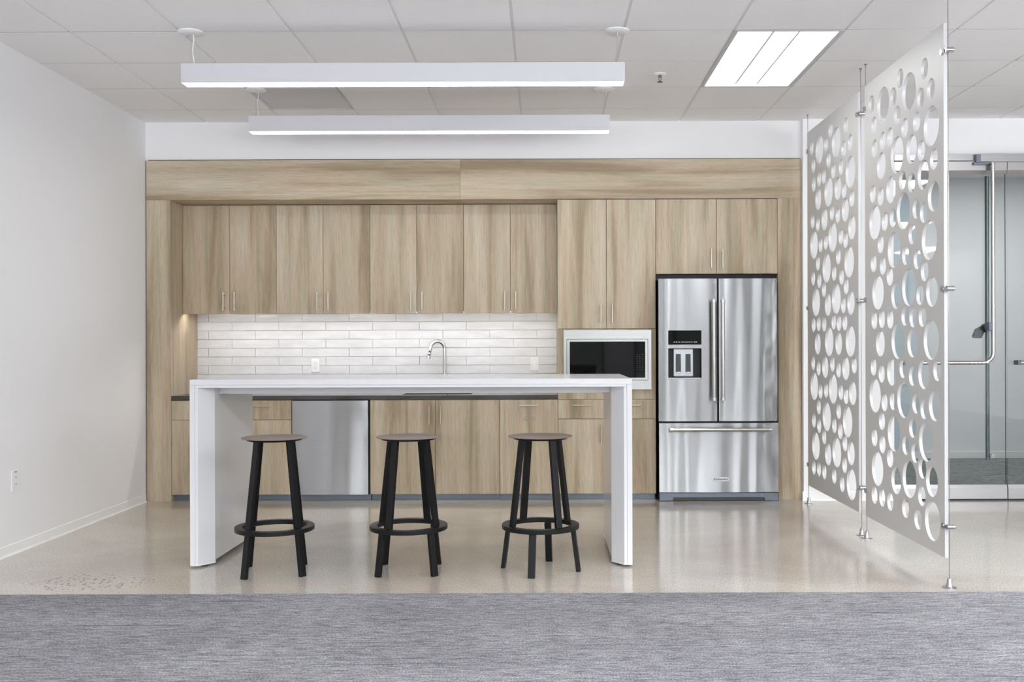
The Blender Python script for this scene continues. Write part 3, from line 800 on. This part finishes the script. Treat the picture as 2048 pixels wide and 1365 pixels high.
# ================================================================== table
t = thing('bar_table', (-.722, 5.87, 0), 'long white bar height table with thick slab ends standing on concrete', 'table')
TX0, TX1, TY0, TY1 = -1.9175, .4735, 5.42, 6.31
MB().box(TX0, TX1, TY0, TY1, .9895, 1.0187, .0012, 2).build('tabletop', M['white'], t)
MB().box(TX0+.0285, TX1-.0285, TY0+.001, TY1-.001, .9745, .9890, .0008, 1).build('sub_top', M['white_edge'], t)
for s in (-1, 1):
    X = (lambda u: TX0+u) if s < 0 else (lambda u: TX1-u)
    MB().box(X(0), X(.0275), TY0, TY1, .010, .9890, .001, 1).build('end_panel', M['white'], t)
    poly = [(X(.0282), TY0+.0008), (X(.044), TY0+.0008), (X(.107), TY0+.088), (X(.107), TY1-.088), (X(.044), TY1-.0008), (X(.0282), TY1-.0008)]
    # body of the end: raised a little off the floor between two feet
    MB().prism(poly, 'z', .026, .9740, .0006).build('end_box', M['white'], t)
    for ya, yb, q in ((TY0+.0008, TY0+.120, 1), (TY1-.120, TY1-.0008, -1)):
        if q > 0: fp = [(X(.0282), ya), (X(.044), ya), (X(.107), ya+.087), (X(.107), yb-.02), (X(.09), yb), (X(.0282), yb)]
        else: fp = [(X(.0282), yb), (X(.044), yb), (X(.107), yb-.087), (X(.107), ya+.02), (X(.09), ya), (X(.0282), ya)]
        MB().prism(fp, 'z', .010, .0255).build('foot_block', M['white_edge'], t)
        MB().cyl((X(.06), (ya+yb)/2, .0003), (X(.06), (ya+yb)/2, .012), .018, n=20).build('glide', M['slot'], t)
MB().box(TX0+.1072, TX1-.1072, 5.585, 5.612, .9345, .9740, .0008, 1).build('apron', M['white_edge'], t)
MB().box(TX0+.1072, TX1-.1072, 6.118, 6.145, .9345, .9740, .0008, 1).build('apron', M['white_edge'], t)
for x in (TX0+.112, TX1-.15): MB().box(x, x+.038, 5.62, 5.66, .931, .9738, .001, 1).build('corner_bracket', M['black'], t)

# ================================================================== stools
def radial_bar(r0, z0, r1, z1, wt, wr):
    """Square-section leg leaning outwards in the local x-z plane."""
    b = MB(); vs = []
    for r, z in ((r0, z0), (r1, z1)):
        for dx, dy in ((-wr/2, -wt/2), (wr/2, -wt/2), (wr/2, wt/2), (-wr/2, wt/2)):
            vs.append(b.bm.verts.new((r+dx, dy, z)))
    fs = [b.bm.faces.new(vs[:4][::-1]), b.bm.faces.new(vs[4:])]
    for k in range(4): fs.append(b.bm.faces.new((vs[k], vs[(k+1) % 4], vs[4+(k+1) % 4], vs[4+k])))
    bmesh.ops.bevel(b.bm, geom=list({e for f in fs for e in f.edges}), offset=.0018, segments=2, profile=.6, affect='EDGES')
    return b
SG = 'bar stools along the white table'
s0 = thing('bar_stool', (0, 0, 0), '', 'stool', SG)
zr_ = .715
o = MB().lathe([(0, zr_-.004), (.08, zr_-.0032), (.13, zr_-.0008), (.160, zr_+.0022), (.1705, zr_+.0015), (.1725, zr_-.001), (.170, zr_-.0035), (.155, zr_-.006), (.142, zr_-.0065), (0, zr_-.0065)], 0, 0, 72).build('seat', M['leather'], s0)
MB().lathe([(0, zr_-.0066), (.144, zr_-.0066), (.146, zr_-.009), (.143, zr_-.014), (.136, zr_-.016), (0, zr_-.016)], 0, 0, 64).build('seat_plate', M['stool'], s0)
def leg_at(name, mb, ang):
    o = mb.build(name, M['stool'], s0); o.rotation_euler = (0, 0, ang); return o
upper, lower = [], []
rt, rb, ztop, zring = .116, .2065, zr_-.0155, .235
rr_ = lambda z: rt+(rb-rt)*(ztop-z)/ztop
for k in range(4):
    upper.append(leg_at('leg', radial_bar(rt, ztop, rr_(.2475), .2475, .036, .021), k*PI/2))
    lower.append(leg_at('leg', radial_bar(rr_(.2215), .2215, rb, .0004, .036, .021), k*PI/2))
MB().lathe([(.2045, .2235), (.2065, .2255), (.2065, .2440), (.2045, .2465), (.1665, .2465), (.1645, .2440), (.1645, .2255), (.1665, .2235)], 0, 0, 72, closed=True).build('foot_ring', M['stool'], s0)
STOOLS = [(-1.4345, 5.329, -33, -34, 'black bar stool with brown round seat, leftmost, in front of dishwasher edge'),
          (-.726, 5.352, -42.5, -28, 'middle black bar stool of three, in front of the sink cabinet'),
          (-.023, 5.363, -13, -57, 'black bar stool farthest right, its upper and lower legs turned apart')]
for i, (x, y, al_, au, txt) in enumerate(STOOLS):
    if i == 0: r = s0; kids = [(c, c) for c in s0.children]
    else:
        r = s0.copy(); COL.objects.link(r); kids = []
        for c in list(s0.children):
            d = c.copy(); COL.objects.link(d); d.parent = r; kids.append((c, d))
    r.location = (x, y, 0); r['label'] = txt
    for c, d in kids:
        if c in upper: d.rotation_euler = (0, 0, math.radians(au)+upper.index(c)*PI/2)
        elif c in lower: d.rotation_euler = (0, 0, math.radians(al_)+lower.index(c)*PI/2)

# ================================================================== hanging perforated screens
S, Mr, L = .0525, .077, .1015
HOLES = [(1.095,2.510,S), (0.886,2.458,L), (0.716,2.460,S), (0.606,2.536,S), (0.471,2.428,L), (0.250,2.493,S), (0.163,2.365,S), (0.303,2.352,S),
         (0.655,2.342,S), (1.048,2.371,S), (0.361,2.241,S), (0.538,2.246,S), (0.159,2.174,L), (0.771,2.246,S), (0.893,2.248,S), (1.038,2.232,S),
         (0.658,2.121,L), (0.435,2.110,Mr), (0.296,2.076,S), (0.127,1.998,S), (0.920,2.107,Mr), (0.271,1.944,Mr), (0.759,1.942,Mr), (0.574,1.965,S),
         (0.438,1.930,S), (1.071,1.965,S), (0.930,1.928,S), (0.131,1.811,Mr), (0.562,1.795,L), (0.370,1.780,S), (0.265,1.745,S), (1.036,1.788,L),
         (0.862,1.772,S), (0.727,1.777,S), (0.430,1.650,S), (0.191,1.595,L), (0.934,1.647,S), (0.711,1.594,L), (0.530,1.546,S), (0.356,1.509,S),
         (1.061,1.545,S), (0.896,1.517,S), (0.255,1.439,S), (0.778,1.447,S), (0.985,1.366,L), (0.680,1.335,Mr), (0.481,1.368,L), (0.319,1.318,S),
         (0.157,1.327,Mr), (0.543,1.213,S), (0.421,1.202,S), (0.287,1.202,S), (1.051,1.202,S), (0.918,1.207,S), (0.774,1.201,S), (0.945,1.064,Mr),
         (0.653,1.078,L), (0.429,1.065,Mr), (0.169,1.080,L), (1.068,0.922,S), (0.924,0.886,S), (0.754,0.900,Mr), (0.575,0.924,S), (0.431,0.887,S),
         (0.271,0.901,Mr), (0.090,0.925,S), (1.042,0.752,L), (0.876,0.721,S), (0.734,0.736,S), (0.563,0.754,L), (0.382,0.741,S), (0.266,0.719,S),
         (0.125,0.745,Mr), (0.921,0.607,S), (0.720,0.552,L), (0.431,0.608,S), (0.237,0.552,L), (1.054,0.499,S), (0.913,0.472,S), (0.535,0.504,S),
         (0.784,0.405,S), (0.397,0.477,S), (1.003,0.318,L), (0.686,0.291,Mr), (0.482,0.326,L), (0.294,0.406,S), (0.164,0.355,Mr), (1.057,0.153,S),
         (0.921,0.158,S), (0.783,0.156,S), (0.302,0.261,S), (0.541,0.158,S), (0.357,0.127,S), (0.158,0.155,L)]
PZ0, PZ1, PX0, PX1 = .141, 2.791, 1.980, 1.998
def perforated(y0, ln=1.220):
    cu = bpy.data.curves.new('outline', 'CURVE'); cu.dimensions = '2D'; cu.fill_mode = 'BOTH'
    cu.extrude = (PX1-PX0)/2-.0012; cu.bevel_depth = .0012; cu.bevel_resolution = 1; cu.offset = -.0012
    def loop(pts):
        sp = cu.splines.new('POLY'); sp.points.add(len(pts)-1); sp.use_cyclic_u = True
        for p, q in zip(sp.points, pts): p.co = (q[0], q[1], 0, 1)
    H = PZ1-PZ0; loop([(0, 0), (ln, 0), (ln, H), (0, H)])
    for s, z, r in HOLES:
        n = 56; loop([(s+r*math.cos(-2*PI*k/n), z+r*math.sin(-2*PI*k/n)) for k in range(n)])
    ob = bpy.data.objects.new('outline', cu); COL.objects.link(ob)
    me = bpy.data.meshes.new_from_object(ob.evaluated_get(bpy.context.evaluated_depsgraph_get()))
    bpy.data.objects.remove(ob)
    return MB().mesh_in(me, lambda v: Vector(((PX0+PX1)/2+v.z, y0+v.x, PZ0+v.y)))
CX = 1.991
def screen(y0, y1, cab, txt):
    t = thing('perforated_screen', (CX, (y0+y1)/2, 0), txt, 'room divider', 'hanging screens with round holes')
    perforated(y0, y1-y0).build('panel', M['panel'], t)
    for yc, side in ((cab[0], 1), (cab[1], -1)):
        ye = y0 if side > 0 else y1
        MB().tube([(CX, yc, .03), (CX, yc, CEIL+.002)], .0019, 10).build('cable', M['cable'], t)
        MB().lathe([(0, .0002), (.0335, .0002), (.0335, .0032), (.030, .0045), (.0165, .0055), (.0155, .008), (.0105, .044), (.008, .047), (0, .047)], CX, yc, 36).build('floor_anchor', M['clear'], t)
        MB().lathe([(0, CEIL+.001), (.010, CEIL+.001), (.010, CEIL-.003), (.004, CEIL-.006), (.004, CEIL-.02), (0, CEIL-.02)], CX, yc, 20).build('ceiling_anchor', M['clear'], t)
        for z in (.2985, 1.4735, 2.650):
            b = MB().cyl((CX-.012, yc, z), (CX+.026, yc, z), .0132, n=24)
            b.cyl((CX, yc, z), (CX, ye+side*.004, z), .008, n=20)
            for xa, xb in ((PX0-.009, PX0-.0002), (PX1+.0002, PX1+.007)):
                b.cyl((xa, ye+side*.012, z), (xb, ye+side*.012, z), .0150, n=24)
            b.box(PX0-.006, PX1+.006, ye-side*.0125, ye-side*.0015, z-.008, z+.008)
            b.build('clamp', M['clear'], t)
    return t
screen(4.965, 6.185, (4.936, 6.201), 'nearer of the two tall silver hanging screens with round holes')
screen(6.318, 7.538, (6.298, 7.560), 'farther of the two silver hole patterned screens, next to the wood cabinetry')

# ================================================================== glass entrance doors
def glass_door(name, x0, x1, mirror):
    """Leaf between x0 and x1; the pull side is at x1."""
    t = bpy.data.objects.new(name, None); COL.objects.link(t); t.location = ((x0+x1)/2, YR, 0); struct(t)
    ya, yb = 7.687, 7.723
    MB().box(x0+.004, x1-.004, 7.699, 7.711, .10, 2.53).build('pane', M['glass'], t)
    MB().box(x1-.0042, x1-.0036, 7.699, 7.711, .122, 2.51).build('pane_edge', M['glass_edge'], t)
    r = MB().prism([(ya, .012), (yb, .012), (yb, .095), (7.712, .119), (7.698, .119), (ya, .092)], 'x', x0, x1)
    r.build('bottom_rail', M['rail'], t, uv=True)
    r = MB().prism([(ya-.006, 2.530), (ya-.006, 2.597), (yb+.006, 2.597), (yb+.006, 2.530), (7.712, 2.506), (7.698, 2.506)], 'x', x0, x1)
    r.build('top_rail', M['rail'], t, uv=True)
    xb = x1-.130
    # exit bar on this side: upright with a swept elbow into the horizontal push bar
    pts = [(xb, 7.630, 2.58), (xb, 7.630, 1.8), (xb, 7.630, 1.135)]
    for k in range(1, 9):
        an = PI/2*k/8; pts.append((xb-.078*(1-math.cos(an)), 7.630, 1.135-.078*math.sin(an)))
    pts += [(x0+.30, 7.630, 1.057), (x0+.065, 7.630, 1.057)]
    hd = MB().tube(pts, .0142, 20).build('exit_bar', M['bar'], t)
    br = MB()
    for z in (1.335,): br.box(xb-.036, xb-.008, 7.624, 7.699, z-.030, z+.030, .002, 1)
    br.box(x0+.048, x0+.078, 7.626, 7.699, 1.040, 1.074, .002, 1)
    br.box(xb-.012, xb+.012, 7.63, 7.69, 2.53, 2.575, .002, 1)
    br.build('bracket', M['steel_dark'], t)
    g = MB()
    for k in range(5): g.box(xb-.175+k*.030, xb-.160+k*.030, 7.6152, 7.6165, 1.055, 1.063)
    g.build('engraving', M['chrome'], hd)
    # round upright pull on the far side
    xp = x1-.112
    b = MB().tube([(xp, 7.775, .30), (xp, 7.775, 2.50)], .0150, 20)
    pl = b.build('pull_bar', M['rod_green'], t)
    k = MB().cyl((xp+.004, 7.765, .335), (xp+.004, 7.711, .335), .010, n=16).cyl((xp+.030, 7.752, .335), (xp+.030, 7.742, .335), .0165, n=24).cyl((xp, 7.747, .335), (xp+.03, 7.747, .335), .006, n=12)
    k.build('standoff', M['clear'], pl)
    if not mirror:
        c = MB().prism([(xp-.112, 1.245), (xp-.118, 1.262), (xp-.095, 1.315), (xp-.055, 1.337), (xp-.005, 1.338), (xp-.005, 1.300), (xp-.045, 1.288), (xp-.052, 1.245)], 'y', 7.745, 7.785, .006)
        c.cyl((xp-.012, 7.80, 1.326), (xp-.012, 7.715, 1.326), .030, n=28)
        c.build('thumb_turn', M['black'], t)
    return t
M['rod_green'] = mat('glass_dimmed_steel', (0.12, 0.17, 0.16, 1), 0.28, 0.85)  # steel with the green glass tint and dim hall put into its colour
d1 = glass_door('door_1', DX0, DXM-.004, False)
d2 = glass_door('door_2', DXM+.004, DX1, True)
t = bpy.data.objects.new('trim_1', None); COL.objects.link(t); t.location = (DXM, YR, 2.6); struct(t)
MB().box(DX0, DX1, 7.683, 7.75, 2.607, DZ-.001, .001, 1).build('header_channel', M['rail'], t, uv=True)
MB().box(3.335, DX1, 7.655, 7.6825, 2.593, DZ-.003, .001, 1).build('closer_cover', M['rail'], t, uv=True)
MB().box(3.300, 3.335, 7.650, 7.6825, 2.585, 2.650, .002, 1).build('end_bracket', M['steel_dark'], t)
MB().box(3.285, 3.42, 7.660, 7.680, 2.570, 2.588, .001, 1).build('arm_plate', M['steel_dark'], t)
MB().box(DX0, DX1, 7.69, 7.72, .0003, .010).build('threshold', M['black'], t)

# ================================================================== trees outside the windows behind the camera
def tree(x, y, h, cr, seed, txt):
    rr = random.Random(seed)
    t = thing('leafy_tree', (x, y, -.1), txt, 'tree', 'trees outside the windows')
    b = MB().tube([(x, y, -.1), (x+.08, y, h*.25), (x-.05, y+.05, h*.5), (x, y, h*.8)], .1, 12, rs=[.16, .12, .09, .04])
    for k in range(7):
        an = rr.uniform(0, 2*PI); z0 = h*rr.uniform(.3, .6)
        b.tube([(x, y, z0), (x+cr*.4*math.cos(an), y+cr*.4*math.sin(an), z0+h*.12), (x+cr*.8*math.cos(an), y+cr*.8*math.sin(an), z0+h*.25)], .03, 8, rs=[.05, .035, .015])
    b.build('trunk', M['bark'], t)
    lf = MB()
    for c in range(46):
        th, ph, rad = rr.uniform(0, 2*PI), math.acos(rr.uniform(-1, 1)), cr*rr.random()**.4
        cx, cy, cz = x+rad*math.sin(ph)*math.cos(th), y+rad*math.sin(ph)*math.sin(th), h*.6+rad*1.1*math.cos(ph)
        for q in range(60):
            p = Vector((cx+rr.gauss(0, .24), cy+rr.gauss(0, .24), cz+rr.gauss(0, .22)))
            u = Vector((rr.uniform(-1, 1), rr.uniform(-1, 1), rr.uniform(-1, 1))).normalized()*rr.uniform(.05, .09); w = u.orthogonal().normalized()*.035
            vs = [lf.bm.verts.new(p-u), lf.bm.verts.new(p+w), lf.bm.verts.new(p+u), lf.bm.verts.new(p-w)]
            lf.bm.faces.new(vs)
    lf.build('foliage', M['leaf'], t)
tree(5.8, -8.4, 5.4, 1.9, 11, 'leafy tree outside the windows opposite the fridge and the screens')
tree(0.5, -10.2, 5.0, 1.6, 12, 'leafy tree outside the windows opposite the white table')
